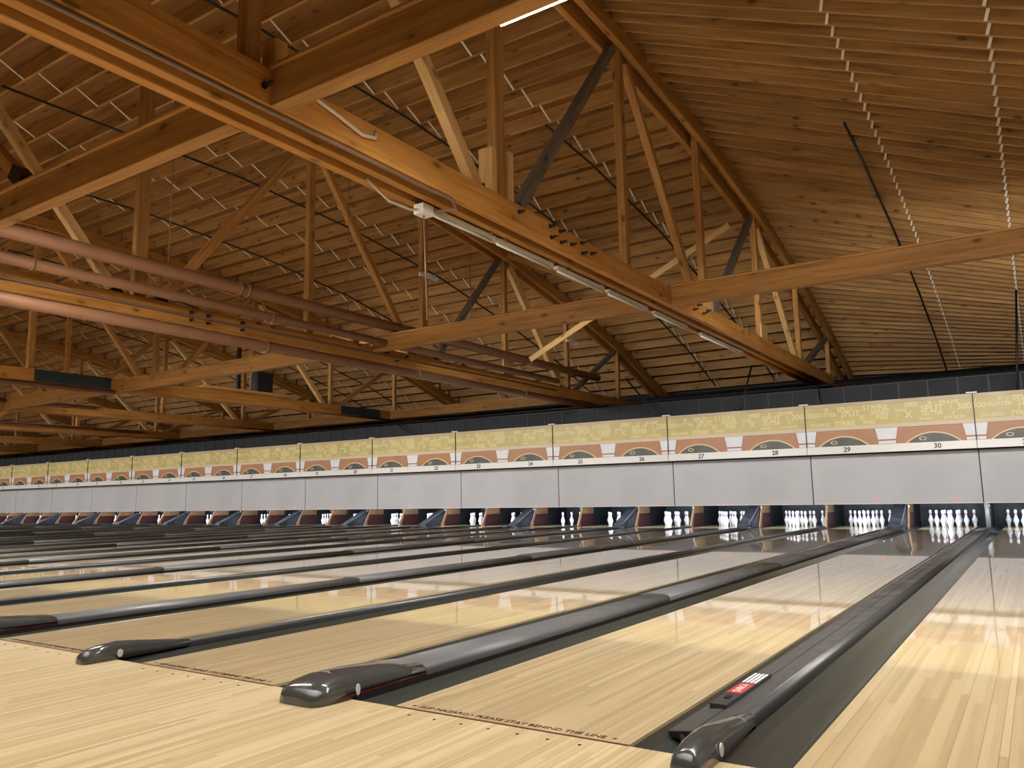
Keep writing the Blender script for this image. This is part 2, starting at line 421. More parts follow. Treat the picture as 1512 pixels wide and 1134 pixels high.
# ------------------------------------------------------------------ lane dividers
def gutter_mb(xa, xb, y0=0.0, y1=LANE_END + .3):
    w = xb - xa; n = 8
    top, bot = [], []
    for i in range(n + 1):
        u = i / n; zz = -0.012 - 0.050 * (1 - abs(2 * u - 1) ** 3.2)
        top.append((xa + w * u, zz)); bot.append((xa + w * u, zz - 0.012))
    return MB().prism(top + bot[::-1], 'y', y0, y1)
GW = 0.235
def cap_section(y, w, h, n=14, flat=5.0):
    pts = []
    for i in range(n + 1):
        a = PI * i / n; c, s = math.cos(a), math.sin(a)
        pts.append((math.copysign(abs(c) ** (2 / flat), c) * w / 2, y, max(0, s) ** (2 / flat) * h))
    return [(x, yy, z - .012) if 0 < i < n else (x, yy, -0.10) for i, (x, yy, z) in enumerate(pts)]
def hood_section(y, w, h, n=12, flat=3.2):
    pts = []
    for i in range(n + 1):
        a = PI * i / n; c, s = math.cos(a), math.sin(a)
        pts.append((math.copysign(abs(c) ** (2 / flat), c) * w / 2, y, 0.002 + max(0, s) ** (2 / flat) * h))
    return pts
def wide_divider():
    r = thing('lane_divider', 'd', 'lane divider')
    h = D1 / 2
    obj('gutter', gutter_mb(-h, -h + GW, 0, 16.9), M['gutter'], r)
    obj('gutter', gutter_mb(h - GW, h), M['gutter'], r)
    cw = 0.262
    ym = 0.50; joints = [ym, 3.55, 6.9, 10.2, 13.5, 16.2]
    for a, b in zip(joints, joints[1:]):
        obj('cap', MB().loft([cap_section(a + .006, cw, .066), cap_section(b - .006, cw, .052)]), M['cap'], r)
    obj('cap_edge', MB().box(-cw / 2 - .012, -cw / 2, 0.02, 16.9, -.10, .012), M['blackgap'], r)
    obj('cap_edge', MB().box(cw / 2, cw / 2 + .012, 0.02, 16.9, -.10, .006), M['blackgap'], r)
    # smoky hood over the front of the ball track
    st = [(-0.20, .12, .030), (-0.195, .19, .050), (-0.17, .24, .070), (-0.12, .265, .088), (-0.04, .275, .098), (0.12, .276, .095), (0.34, .272, .078), (ym, .268, .062)]
    hood = obj('front_hood', MB().loft([[(x, y, max(z, .026 if y > -.11 else .002)) for x, y, z in hood_section(y, w, hh)] for y, w, hh in st]), M['hood'], r)
    st2 = [(-0.125, .24, .022), (-0.10, .270, .030), (-0.03, .283, .038), (0.2, .283, .036), (ym, .276, .034)]
    obj('hood_base', MB().loft([hood_section(y, w, hh) for y, w, hh in st2]), M['hoodred'], r)
    for yy in (-0.085, -0.02):
        obj('grip_rib', MB().loft([hood_section(yy, .17, .100 + yy * .1), hood_section(yy + .022, .17, .103 + yy * .1)]), M['hood'], hood)
    obj('reflector', MB().disc((cw / 2 + .009, .03, .034), .024, 'x', .004, rx=.012), M['reflector'], r)
    # low flare of the cap in front of the return ramp
    obj('cap_flare', MB().loft([cap_section(16.2, cw, .055), cap_section(16.6, .29, .05), cap_section(16.93, .30, .045)]), M['cap'], r)
    return r
def narrow_divider():
    r = thing('lane_divider', 'd', 'lane divider')
    h = D2 / 2
    obj('gutter', gutter_mb(-h, -h + GW), M['gutter'], r)
    obj('gutter', gutter_mb(h - GW, h), M['gutter'], r)
    def rail_sec(y, w, hh):
        return hood_section(y, w, hh, 10, 2.3)[:] + [(-w / 2, y, -.10), (w / 2, y, -.10)]
    obj('rail_cap', MB().loft([rail_sec(0.45, .064, .034), rail_sec(17.66, .064, .030)]), M['rail'], r)
    st = [(-0.185, .05, .02), (-0.18, .085, .045), (-0.155, .10, .066), (-0.08, .108, .082), (0.02, .108, .09), (0.15, .10, .076), (0.32, .084, .054), (0.47, .066, .036)]
    obj('rail_nose', MB().loft([hood_section(y, w, hh, 10, 2.6) for y, w, hh in st]), M['hood'], r)
    obj('reflector', MB().disc((.054, .012, .032), .021, 'x', .004, rx=.016), M['reflector'], r)
    return r
dw = wide_divider(); dn = narrow_divider()
for j in range(JN, JF + 1):
    lab = 'wide divider with grey ball track cap between lanes %s and %s' % (nw(29 - 2 * j), nw(30 - 2 * j))
    if j == JN: dw.location = (d1_x(j), 0, 0); dw['label'] = lab; dw['group'] = 'wide lane dividers'
    else: copy_tree(dw, (d1_x(j), 0, 0), lab, 'wide lane dividers')
firstn = True
for j in range(JN, JF + 1):
    if j == -1:
        lab = 'narrow black divider with slim rail on the outer side of lane thirty-two'
    else:
        lab = 'narrow black divider with slim rail between lanes %s and %s' % (nw(30 - 2 * j), nw(31 - 2 * j))
    if firstn: d = dn; d.location = (d2_x(j), 0, 0); d['label'] = lab; d['group'] = 'narrow lane dividers'; firstn = False
    else: d = copy_tree(dn, (d2_x(j), 0, 0), lab, 'narrow lane dividers')
    if j == 0:
        d['label'] = 'narrow divider between lanes thirty and thirty-one, one gutter covered by a flat panel'
        # flat bumper cover in its left gutter, with the sticker box
        cv = obj('gutter_cover', MB().prism([(-h_, z) for h_, z in ((.245, -.045), (.245, -.02), (.16, -.012), (.155, -.02), (.15, -.012), (.06, -.004), (.06, -.045))], 'y', 0.30, 18.6), M['panel'], d)
        obj('cover_bracket', MB().prism([(-.235, -.035), (-.05, -.012), (-.05, .004), (-.235, -.018)], 'y', .285, .30)
            .tube([(-.19, .29, -.03), (-.10, .15, -.05), (-.06, .10, -.04)], .012), M['black'], d)
        sb = obj('control_box', MB().box(-.215, -.145, .66, 1.30, -.02, .004), M['rail'], d)
        obj('red_sticker', MB().box(-.213, -.147, .86, 1.05, .004, .006), M['red'], sb)
        gr = MB()
        for i in range(4): gr.box(-.211 + i * .0175, -.201 + i * .0175, 1.07, 1.27, .004, .007)
        obj('vent_bars', gr, M['white'], sb)
        lt = text_mesh('QUBICA', 0.042, M['white'], .0006)
        t = link('sticker_lettering', lt, None, sb); t.location = (-.18, .955, .0066); t.rotation_euler = (0, 0, PI / 2)
        obj('switch', MB().box(-.19, -.17, .76, .81, .004, .008), M['black'], sb)

# ------------------------------------------------------------------ pins
prof = [(0.0001, 0), (.0258, 0), (.0285, .004), (.036, .05), (.0455, .08), (.0525, .095), (.0585, .117), (.0605, .125), (.0585, .145), (.052, .17), (.0425, .19), (.0315, .218), (.0262, .24), (.0237, .255), (.0248, .275), (.0282, .30), (.0315, .325), (.0323, .341), (.0305, .357), (.0235, .371), (.012, .379), (.0001, .381)]
pin_me = MB().lathe(prof, 18).mesh('bowling_pin')
S = 0.3048
RACK = [(0, 0, 'head pin')]
for rix, (cnt, nm) in enumerate([(2, 'second row'), (3, 'third row'), (4, 'back row')], 1):
    names = {2: ['left pin', 'right pin'], 3: ['left pin', 'middle pin', 'right pin'], 4: ['left corner pin', 'inner left pin', 'inner right pin', 'right corner pin']}[cnt]
    for i in range(cnt):
        RACK.append(((i - (cnt - 1) / 2) * S, rix * S * math.sqrt(3) / 2, names[i] + ' of the ' + nm))
for n in range(31, 3, -1):
    for dx, dy, nm in RACK:
        o = link('bowling_pin', pin_me, M['pin'])
        o.location = (lane_x(n) + dx, 18.288 + dy, 0.0); o.rotation_euler = (0, 0, random.random() * 6)
        tag(o, 'white bowling pin standing as %s on lane %s' % (nm, nw(n)), 'bowling pin', 'white bowling pins in the racks')

# ------------------------------------------------------------------ kickback boards and ramps beside the pins
def kick_profile(): return [(17.72, -.21), (18.7, -.21), (18.7, .60), (18.05, .60), (17.98, .44), (17.72, .02)]
def kickback(w):
    r = thing('kickback_board', 'k', 'kickback')
    obj('board', MB().prism(kick_profile(), 'x', -w / 2, w / 2), M['kick'], r)
    obj('rear_board', MB().box(-w / 2, w / 2, 18.705, 19.9, -.21, .60), M['dark'], r)
    obj('side_plate', MB().prism([(17.86, -.1), (18.69, -.1), (18.69, .345), (17.98, .345), (17.86, .12)], 'x', w / 2, w / 2 + .012), M['maroon'], r)
    obj('bracket', MB().tube([(w / 2 + .01, 17.9, .52), (w / 2 + .02, 17.86, .47), (w / 2 - .02, 17.95, .60)], .012, 6)
        .tube([(0, 18.0, .55), (0, 17.86, .53), (0, 17.82, .60)], .014, 6), M['metal'], r)
    return r
k1 = kickback(.038); k2 = kickback(.05)
ramp_prof = [(16.95, -.09), (18.75, -.09), (18.75, .62), (18.25, .60), (17.9, .47), (17.35, .22), (16.95, .05)]
def ramp_thing():
    r = thing('return_ramp', 'r', 'ramp')
    obj('ramp_body', MB().prism(ramp_prof, 'x', -.21, .07), M['ramp'], r)
    obj('side_panel', MB().prism([(17.3, .0), (18.7, .0), (18.7, .58), (18.25, .56), (17.9, .43), (17.38, .17)], 'x', .07, .081), M['rampside'], r)
    e = MB()
    pts = [(16.95, .05), (17.35, .22), (17.9, .47), (18.25, .60)]
    for (a, za), (b, zb) in zip(pts, pts[1:]): e.prism([(a, za), (b, zb), (b, zb + .03), (a, za + .03)], 'x', .05, .08)
    obj('edge_trim', e, M['rampedge'], r)
    return r
rp = ramp_thing()
u1 = u2 = ur = False
for j in range(JN, JF + 1):
    nl, nr = 29 - 2 * j, 30 - 2 * j
    for sx, txt in ((1, 'wooden kickback board between the ramp and the pins of lane %s' % nw(nr)),):
        loc = (d1_x(j) + sx * .113, 0, 0)
        if not u1: k1.location = loc; k1['label'] = txt; k1['group'] = 'kickback boards'; u1 = True
        else: copy_tree(k1, loc, txt, 'kickback boards')
    loc = (d2_x(j), 0, 0)
    txt = 'wooden kickback board standing between the pins of lanes %s and %s' % (nw(nr), nw(nr + 1)) if j >= 0 else 'wooden kickback board past the outer side of lane thirty-two'
    if not u2: k2.location = loc; k2['label'] = txt; k2['group'] = 'kickback boards'; u2 = True
    else: kk = copy_tree(k2, loc, txt, 'kickback boards')
    if j == 0: obj('front_post', MB().tube([(0, 17.68, -.05), (0, 17.68, .3), (-.01, 17.72, .56)], .045, 10), M['cap'], kk)['label'] = 'grey metal front post'
    txt = 'dark slate ball return ramp between lanes %s and %s' % (nw(nl), nw(nr))
    if not ur: rp.location = (d1_x(j), 0, 0); rp['label'] = txt; rp['group'] = 'ball return ramps'; ur = True
    else: copy_tree(rp, (d1_x(j), 0, 0), txt, 'ball return ramps')

# ------------------------------------------------------------------ masking: grey panels below, printed signs above
def arc_poly(cx, zb, half, h, n=22):
    R = (half * half + h * h) / (2 * h); cz = zb + h - R
    a0 = math.asin(half / R)
    return [(cx + R * math.sin(-a0 + 2 * a0 * i / n), cz + R * math.cos(-a0 + 2 * a0 * i / n)) for i in range(n + 1)]
ZB, ZM, ZT = 0.563, 1.672, 2.829
def lower_panel():
    r = thing('masking_screen', 'm', 'screen')
    obj('screen', MB().box(-P + .012, -.012, Y_MASK, Y_MASK + .04, ZB + .012, ZM), M['screen'], r)
    obj('bottom_edge', MB().box(-P + .012, -.012, Y_MASK - .006, Y_MASK + .04, ZB - .004, ZB + .012), M['maskedge'], r)
    obj('side_strip', MB().box(-.012, .012, Y_MASK + .012, Y_MASK + .05, ZB, ZM), M['black'], r)
    glint = obj('red_reflection', MB().disc((-2.0, Y_MASK - .001, ZB + .075), .02, 'y', .004), M['redglow'], r)  # red reflections drawn as glowing discs
    obj('red_reflection', MB().disc((-.45, Y_MASK - .001, ZB + .075), .02, 'y', .004), M['redglow'], r)
    return r
def upper_sign():
    r = thing('masking_sign', 's', 'sign')
    y = Y_SIGN
    cl, cr = -P + D2 / 2 + W / 2, -D2 / 2 - W / 2
    cm = -P / 2
    obj('back_panel', MB().box(-P + .008, -.008, y, y + .05, 1.80, ZT), M['orange'], r)
    yb = obj('yellow_band', MB().box(-P + .008, -.008, y - .006, y, 2.30, 2.745), M['yellow'], r)
    obj('top_border', MB().box(-P + .008, -.008, y - .016, y, 2.745, ZT), M['beige'], r)
    obj('cornice', MB().box(-P + .008, -.008, y - .022, y, 2.215, 2.262).box(-P + .008, -.008, y - .012, y, 2.262, 2.30), M['cream'], r)
    # lettering of the yellow band
    L = MB()
    rows = [(2.69, [('/', .05, .13), ('X', .48, .12), ('SPLIT', .88, .15), ('STRIKE', 1.50, .17), ('300/', 2.22, .16), ('X', 2.58, .12), ('FRAME', 2.95, .12)]),
            (2.575, [('300', .10, .17), ('GUTTER', .46, .12), ('SPLIT', .98, .17), ('SPARE', 1.60, .14), ('FRAME', 2.02, .08), ('SPLIT', 2.62, .19), ('/', 2.98, .16), ('300', 3.22, .18)]),
            (2.47, [('X', 1.22, .18), ('/', .80, .13), ('300', 1.62, .18), ('/', 1.94, .14), ('X', 2.16, .19), ('GUTTER', 2.62, .11), ('/', 3.02, .16)]),
            (2.36, [('DOUBLES', .32, .10), ('STRIKE', .86, .14), ('SPARE', 1.36, .09), ('FRAME', 2.48, .08), ('DOUBLES', 3.02, .09)])]
    for z, items in rows:
        for body, xo, size in items: text_into(L, body, size, -P + xo, z, y - .0068, .0006)
    obj('lettering', L, M['lettering'], yb)
    # balls and pins of the printed picture
    for cx in (cl, cr):
        ring = arc_poly(cx, 1.85, .545, .235); inner = arc_poly(cx, 1.85, .505, .205)
        obj('ball_ring', MB().prism(ring, 'y', y - .004, y), M['ballring'], r)
        bl = obj('ball_picture', MB().prism(inner, 'y', y - .007, y - .001), M['ballgrey'], r)
        hx = cx - .20
        obj('finger_hole', MB().disc((hx, y - .007, 1.945), .04, 'y', .003, rx=.072).disc((hx + .004, y - .010, 1.945), .027, 'y', .002, rx=.05, mi=1), [M['ballring'], M['ballgrey']], bl)
    def pin_pic(cx, lo, hi):
        a = MB()
        def quad(t0, t1, z0, z1, yy0, yy1, mi):
            cl_ = lambda v: max(lo, min(hi, v))
            a.prism([(cl_(cx - t0), z0), (cl_(cx + t0), z0), (cl_(cx + t1), z1), (cl_(cx - t1), z1)], 'y', yy0, yy1, mi)
        quad(.192, .238, 1.955, 2.215, y - .005, y - .001, 1)
        quad(.182, .228, 1.963, 2.213, y - .008, y - .004, 0)
        quad(.184, .184, 1.87, 1.940, y - .005, y - .001, 1)
        quad(.176, .176, 1.87, 1.932, y - .008, y - .004, 0)
        return obj('pin_picture', a, [M['pinwhite'], M['pinline']], r)
    pin_pic(cm, -9, 9); pin_pic(-P, -P + .008, 9); pin_pic(0, -9, -.008)
    obj('number_strip', MB().prism([(y - .045, 1.69), (y - .03, 1.86), (y + .03, 1.86), (y + .03, 1.69)], 'x', -P + .006, -.006), M['strip'], r)
    obj('edge_post', MB().box(-.009, .009, y - .03, y + .06, 1.68, ZT), M['black'], r)
    obj('top_clip', MB().box(-.11, .09, y - .06, y + .04, ZT + .005, ZT + .03), M['white'], r)
    return r
lp = lower_panel(); us = upper_sign()
digits = {}
for j in range(JN, JF + 1):
    nl, nr = 29 - 2 * j, 30 - 2 * j
    la = 'plain grey screen hanging over the pins of lanes %s and %s' % (nw(nl), nw(nr))
    lb = 'yellow and orange printed sign panel numbered %s and %s' % (nw(nl), nw(nr))
    loc = (-j * P, 0, 0)
    if j == JN: lp.location = loc; lp['label'] = la; lp['group'] = 'grey masking panels'; us.location = loc; us['label'] = lb; us['group'] = 'printed masking signs'; s = us; base_children = list(us.children)
    else:
        copy_tree(lp, loc, la, 'grey masking panels')
        s = thing('masking_sign', lb, 'sign', loc, 0, 'printed masking signs')
        for ch in base_children:
            c = ch.copy(); C.objects.link(c); c.parent = s
            for g in ch.children:
                d = g.copy(); C.objects.link(d); d.parent = c
    for n, cx in ((nl, -P + D2 / 2 + W / 2), (nr, -D2 / 2 - W / 2)):
        me = text_mesh(str(n), 0.145, M['digit'], .001, bold=0.03)
        o = link('lane_number', me, None, s); o.location = (cx + .07, Y_SIGN - .041, 1.772); o.rotation_euler = (math.radians(90 - 5), 0, 0)
        o['label'] = 'black lane number %d' % n
# ------------------------------------------------------------------ pin deck lamps (behind the lower edge of the panels)
for j in range(JN, JF + 1):
    ld = bpy.data.lights.new('pin_lamp', 'AREA'); ld.shape = 'RECTANGLE'; ld.size = 2.9; ld.size_y = 0.06
    ld.energy = 105; ld.color = (0.80, 0.89, 1.0)
    lo = bpy.data.objects.new('pin_lamp', ld); C.objects.link(lo); lo.location = (-j * P - P / 2, 17.0, 0.76)
    lo.rotation_euler = (math.radians(62), 0, 0)
    tag(lo, 'pin lamp strip tucked behind the grey screen of lanes %s and %s' % (nw(29 - 2 * j), nw(30 - 2 * j)), 'lamp', 'pin deck lamps')

# ------------------------------------------------------------------ roof trusses
def truss(idx, x, zb, nodes, label):
    """bowstring truss in the plane x: nodes are the six panel points nearest the pins"""
    r = thing('roof_truss', label, 'truss', (x, 0, 0), 0, 'bowstring roof trusses')
    d = 0.29
    near = idx < 3
    for dx in (.205, 0, -.205):
        member('bottom_chord', (dx, YB + .1, zb + d / 2), (dx, YE - .15, zb + d / 2), .09, d, M['chord'], r)
    full = [nodes[0] - 3.35 * k for k in range(4, 0, -1)] + list(nodes)
    pts = [YB + .12] + [n for n in full if n > YB + .5] + [YE - .15]
    for a, b in zip(pts, pts[1:]):
        for dx in (.15, -.15):
            member('top_chord', (dx, a, roof_z(a) - .15), (dx, b, roof_z(b) - .15), .10, .28, M['chord'], r)
    zt = zb + d
    for i, yv in enumerate(full):
        if yv < YB + 1: continue
        k = i - 4                           # 0 is nodes[0]
        big = (k % 2 == 0)
        wv = .19 if (k == 0 or (idx == 1 and k == 2)) else .135
        top = roof_z(yv) - .05
        member('post', (0, yv, zb + .1), (0, yv, top), .12, wv, M['post'], r)
        if near and k == 0 and idx == 0:
            member('splice_block', (0.0, yv - .17, zt + .0), (0.0, yv - .17, zt + .62), .18, .10, M['palewood'], r)
            member('splice_block', (0.0, yv + .165, zt + .0), (0.0, yv + .165, zt + .68), .18, .10, M['palewood'], r)
        if idx == 0 and k == -1: member('splice_block', (.06, yv + .2, zt - .02), (.06, yv + .2, zt + .36), .16, .12, M['post'], r)
        if near and k in (2, 3) and idx < 2:
            member('splice_block', (0.09, yv - .02, zt - .1), (0.09, yv - .02, zt + .42), .05, .42, M['palewood'], r)
        if big:
            for s in (-1, 1):
                if 0 <= i + s < len(full): yt = full[i + s]
                else: continue
                if yt < YB + 1: continue
                yb_ = yv + s * .30; yt_ = yt - s * .22
                p0 = (0, yb_, zt - .02); p1 = (0, yt_, roof_z(yt_) - .30)
                grey = s == 1 and ((idx == 0 and k in (0, 2, 4)) or (idx == 1 and k in (2, 4)))  # these carry underside shade in their colour
                dg = member('diagonal', p0, p1, .12, .135 if not (idx == 1 and k == 4 and s == -1) else .24, M['shadewood'] if grey else (M['palewood'] if (s == -1 and k in (0, 4)) else M['post']), r)
                if grey: dg['label'] = 'diagonal brace with underside shade painted in grey'
                if near and k in (0,):
                    u = (Vector(p1) - Vector(p0)).normalized()
                    q0 = Vector(p0) - u * .02; q1 = Vector(p0) + u * .17
                    member('steel_shoe', q0, q1, .16, .15, M['black'], r)
    return r
NOD1 = [4.4, 7.7, 10.98, 14.45, 17.9, 21.3]
NOD2 = [4.02, 7.36, 10.68, 13.9, 17.1, 20.42]
NOD3 = [3.3, 6.6, 9.8, 13.0, 16.2, 19.4]
TLAB = ['nearest bowstring timber truss, passing overhead with white light fittings beneath it',
        'bowstring timber truss with copper coloured pipes alongside, next beyond the nearest truss',
        'bowstring timber truss with blue steel plates on its lower chord',
        'fourth bowstring timber truss back, behind the one with blue plates',
        'fifth bowstring timber truss back, in the dim far left of the hall',
        'sixth bowstring timber truss back, in the dim far left of the hall',
        'seventh bowstring timber truss back, in the dim far left of the hall',
        'farthest bowstring timber truss, last toward the left end wall']
TZ = [3.74, 3.575, 3.74, 3.74, 3.70, 3.70, 3.70, 3.70]
trusses = []
for i, x in enumerate(TX):
    trusses.append(truss(i, x, TZ[i], (NOD1, NOD2, NOD3)[min(i, 2)] if i < 3 else [n - .3 * (i % 2) for n in NOD1], TLAB[i]))
def bolts(tr, spots, xf):
    for y, z in spots:
        b = MB().disc((xf, y, z), .026, 'x', .012, 10).tube([(xf, y, z), (xf + .09, y, z)], .011, 6).disc((xf + .035, y, z), .018, 'x', .03, 6)
        obj('bolt', b, M['black'], tr)
bolts(trusses[0], [(4.45, 3.94), (5.12, 3.97), (5.14, 3.84), (5.35, 3.97), (5.37, 3.84), (5.62, 3.88), (5.88, 3.97), (5.9, 3.84), (6.15, 3.90), (9.5, 3.96), (9.75, 3.86), (9.95, 3.97), (10.2, 3.88), (10.4, 3.96), (1.0, 3.87)], .25)
bolts(trusses[1], [(4.75, 3.78), (4.75, 3.66), (5.05, 3.78), (5.05, 3.66), (5.7, 3.78), (5.7, 3.66), (9.2, 3.78), (9.5, 3.66), (9.8, 3.78)], .25)
for a, b in ((6.6, 8.45), (16.45, 18.35)):
    obj('blue_plate', MB().box(.252, .262, a, b, 3.745, 4.025), M['blueplate'], trusses[2])['label'] = 'dark blue steel plate bolted to the chord'

# ------------------------------------------------------------------ cross beams between the trusses
NAMES = ['the end wall and the nearest truss', 'the nearest and piped trusses', 'the piped and blue plated trusses', 'the blue plated and fourth trusses', 'the fourth and fifth trusses', 'the fifth and sixth trusses', 'the sixth and seventh trusses', 'the seventh and farthest trusses']
ends = [XR] + TX
for bi, (yb, nm) in enumerate(((1.07, 'foul line'), (8.8, 'middle of the lanes'), (18.9, 'pins'))):
    for k in range(8):
        if bi == 2 and k < 2: continue
        xa, xb = ends[k] - (.0 if k == 0 else .255), ends[k + 1] + .255
        o = thing('cross_beam', 'cross beam above the %s between %s' % (nm, NAMES[k]), 'beam', ((xa + xb) / 2, yb, 3.74), 0, 'cross beams')
        L = (xa - xb) / 2
        b = member('beam', (-L, .07, .145), (L, .07, .145), .14, .29, M['beam'], o, side=(0, 1, 0))
        member('cap_board', (-L, .07, .305), (L, .07, .305), .19, .035, M['post'], o, side=(0, 1, 0))

# ------------------------------------------------------------------ joists with their bridging straps
BAYN = ['in the sloping end bay', 'between the nearest truss and the piped truss', 'beyond the piped truss', 'beyond the blue plated truss', 'beyond the fourth truss', 'beyond the fifth truss', 'beyond the sixth truss']
jth = 0.045
def flat_joist_mesh(L):
    return MB().box(-L / 2, L / 2, -jth / 2, jth / 2, 0, JD).mesh('roof_joist')
strap_me = {}
def strap_mesh(gap, dz, w=0.034):
    key = (round(gap, 3), round(dz, 3))
    if key not in strap_me:
        a = Vector((0, -gap + jth / 2, JD - .02 + dz)); b = Vector((0, -jth / 2 - .004, -.006))
        t = Vector((0, 0, .006))
        m = MB().add([a + Vector((-w / 2, 0, 0)), a + Vector((w / 2, 0, 0)), b + Vector((w / 2, 0, 0)), b + Vector((-w / 2, 0, 0)),
                      a + Vector((-w / 2, 0, .006)), a + Vector((w / 2, 0, .006)), b + Vector((w / 2, 0, .006)), b + Vector((-w / 2, 0, .006))],
                     [(0, 1, 2, 3), (7, 6, 5, 4), (0, 4, 5, 1), (1, 5, 6, 2), (2, 6, 7, 3), (3, 7, 4, 0)])
        me = m.mesh('bridging_strap'); me.materials.append(M['galv']); strap_me[key] = me
    return strap_me[key]
# sloping end bay
n = 0; y = 23.95
while y > 4.2:
    n += 1
    z0 = roof_z(y)
    p0 = Vector((TX[0] + .02, y, z0)); p1 = Vector((XR, y, END_Z))
    Mx, L = frame_mat(p0, p1, (0, 1, 0))
    me = MB().box(0, L, -jth / 2, jth / 2, 0, JD).mesh('roof_joist')
    o = obj('roof_joist', me, M['joist']); o.matrix_basis = Mx
    tag(o, '%s pine roof joist from the pin end %s' % (nth(n), BAYN[0]), 'joist', 'roof joists of the end bay')
    for xs_ in (-.62, .97):
        st = link('bridging_strap', strap_mesh(.31, 0.02), None, o)
        f = (xs_ - p0.x) / (p1.x - p0.x)
        st.matrix_basis = Matrix.Translation((f * L, 0, 0))
    y -= 0.305
# level bays
for bay in range(1, 7):
    xa, xb = TX[bay - 1], TX[bay]
    L = xa - xb - .06; cx = (xa + xb) / 2
    me = flat_joist_mesh(L)
    n = 0; y = 23.95
    while y > 1.6:
        n += 1
        o = link('roof_joist', me, M['joist']); o.location = (cx, y, roof_z(y))
        tag(o, '%s pine roof joist from the pin end %s' % (nth(n), BAYN[bay]), 'joist', 'roof joists of the level bays')
        if bay <= 5:
            dz = roof_z(y - .61) - roof_z(y)
            for q in ((-1 / 6, 1 / 6) if bay != 2 else (-.25, 0, .25)):
                st = link('bridging_strap', strap_mesh(.61, round(dz, 1)), None, o); st.location = (q * L, 0, 0)
        y -= 0.61
fj = MB(); y = 23.95
while y > 1.6:
    z = roof_z(y); fj.box(XL + .02, TX[6] - .03, y - jth / 2, y + jth / 2, z, z + JD); y -= .61
fo = obj('roof_joist', fj, M['joist']); fo['kind'] = 'stuff'
tag(fo, 'far row of roof joists past the seventh truss', 'joists')

# ------------------------------------------------------------------ pipes along the second truss
def pipe(name, path, r, mat, label, cat='pipe', n=14, group=None):
    o = obj(name, MB().tube(path, r, n), mat); return tag(o, label, cat, group)
def line_yz(x, ratio): return 0.84 + (x - 0.979) / ratio
xA = -9.25; zA = line_yz(xA, -3.06)
A = thing('heating_pipe', 'thick upper copper brown pipe running alongside the piped truss', 'pipe', (xA, 0, zA))
obj('pipe_run', MB().tube([(0, -6, 0), (0, 17.5, 0)], .098, 18), M['pipe'], A)
for yy in (1.0, 5.2, 5.35, 9.6, 13.8): obj('pipe_collar', MB().tube([(0, yy, 0), (0, yy + .05, 0)], .115, 18), M['pipe'], A)
for yy in (4.0, 7.6, 11.4): obj('hanger_rod', MB().tube([(0, yy, .1), (0, yy, roof_z(yy) - zA)], .008, 6), M['conduit'], A)
xB = -9.42; zB = line_yz(xB, -3.415)
B = thing('heating_pipe', 'middle copper brown pipe just above the lower chord of the piped truss', 'pipe', (xB, 0, zB))
obj('pipe_run', MB().tube([(0, -6, 0), (0, 15.5, 0)], .072, 16), M['pipe'], B)
for yy in (2.7, 6.3, 8.4, 11.2): obj('support_arm', MB().box(-.36, .03, yy, yy + .05, -.09, -.06), M['pipe'], B)
for yy in (2.2, 6.0): obj('pipe_collar', MB().tube([(0, yy, 0), (0, yy + .04, 0)], .085, 16), M['pipe'], B)
xC = -9.55; zC = line_yz(xC, -4.11)
Cc = thing('heating_pipe', 'lowest copper brown pipe slung under the piped truss', 'pipe', (xC, 0, zC))
obj('pipe_run', MB().tube([(0, -6, 0), (0, 18.4, 0)], .085, 16), M['pipe'], Cc)
for yy in (6.0, 9.9, 14.0): obj('pipe_collar', MB().tube([(0, yy, 0), (0, yy + .05, 0)], .10, 16), M['conduit'], Cc)
for k_, (x_, z_, y0_, y1_, lb) in enumerate(((TX[3] + .34, 4.0, -4, 11.5, 'copper brown pipe on the fourth truss chord'), (TX[4] + .34, 3.9, 0, 17, 'copper brown pipe on the fifth truss chord'), (TX[2] + .2, 3.68, -4, 8.6, 'thin brown pipe under the blue plated truss chord'))):
    fp = thing('heating_pipe', lb, 'pipe', (x_, 0, z_))
    obj('pipe_run', MB().tube([(0, y0_, 0), (0, y1_, 0)], .06, 12), M['pipedark'], fp)
    obj('support_arm', MB().box(-.12, .02, y1_ - 1, y1_ - .94, -.08, -.05).box(-.12, .02, y1_ - 5, y1_ - 4.94, -.08, -.05), M['pipedark'], fp)
# cable along the chord face of the piped truss
pipe('conduit', [(TX[1] + .275, -5, TZ[1] + .15), (TX[1] + .275, 16, TZ[1] + .15)], .02, M['conduit'], 'brown electric conduit clipped along the face of the piped truss chord', 'conduit')
pipe('conduit', [(TX[0] + .21, -5, TZ[0] - .018), (TX[0] + .21, 3.0, TZ[0] - .018), (TX[0] + .24, 3.25, TZ[0] - .018), (TX[0] + .21, 3.38, TZ[0] - .08), (TX[0] + .0, 3.30, TZ[0] - .09)], .018, M['conduit'], 'brown conduit under the nearest truss ending in a bend at the white box', 'conduit')
jb = thing('junction_box', 'small white electrical box under the nearest truss', 'box', (TX[0] - .1, 3.25, TZ[0] - .12))
obj('box_body', MB().box(-.06, .06, -.08, .08, 0, .1), M['white'], jb)
obj('drop_cord', MB().tube([(0, 0, 0), (0, 0.05, -1.05)], .008, 6), M['conduit'], jb)
obj('looped_cable', MB().tube([(-.05, -.75, .14), (-.05, -.45, .02), (-.05, -.15, .03), (-.03, -.05, .05)], .014, 8), M['cable'], jb)
pipe('cable', [(TX[0] + .26, 1.35, 4.0), (TX[0] + .275, 1.7, 3.93), (TX[0] + .275, 2.0, 3.87), (TX[0] + .275, 2.15, 3.9), (TX[0] + .26, 2.18, 3.97)], .016, M['cable'], 'pale cable drooping over the face of the nearest truss chord', 'cable')
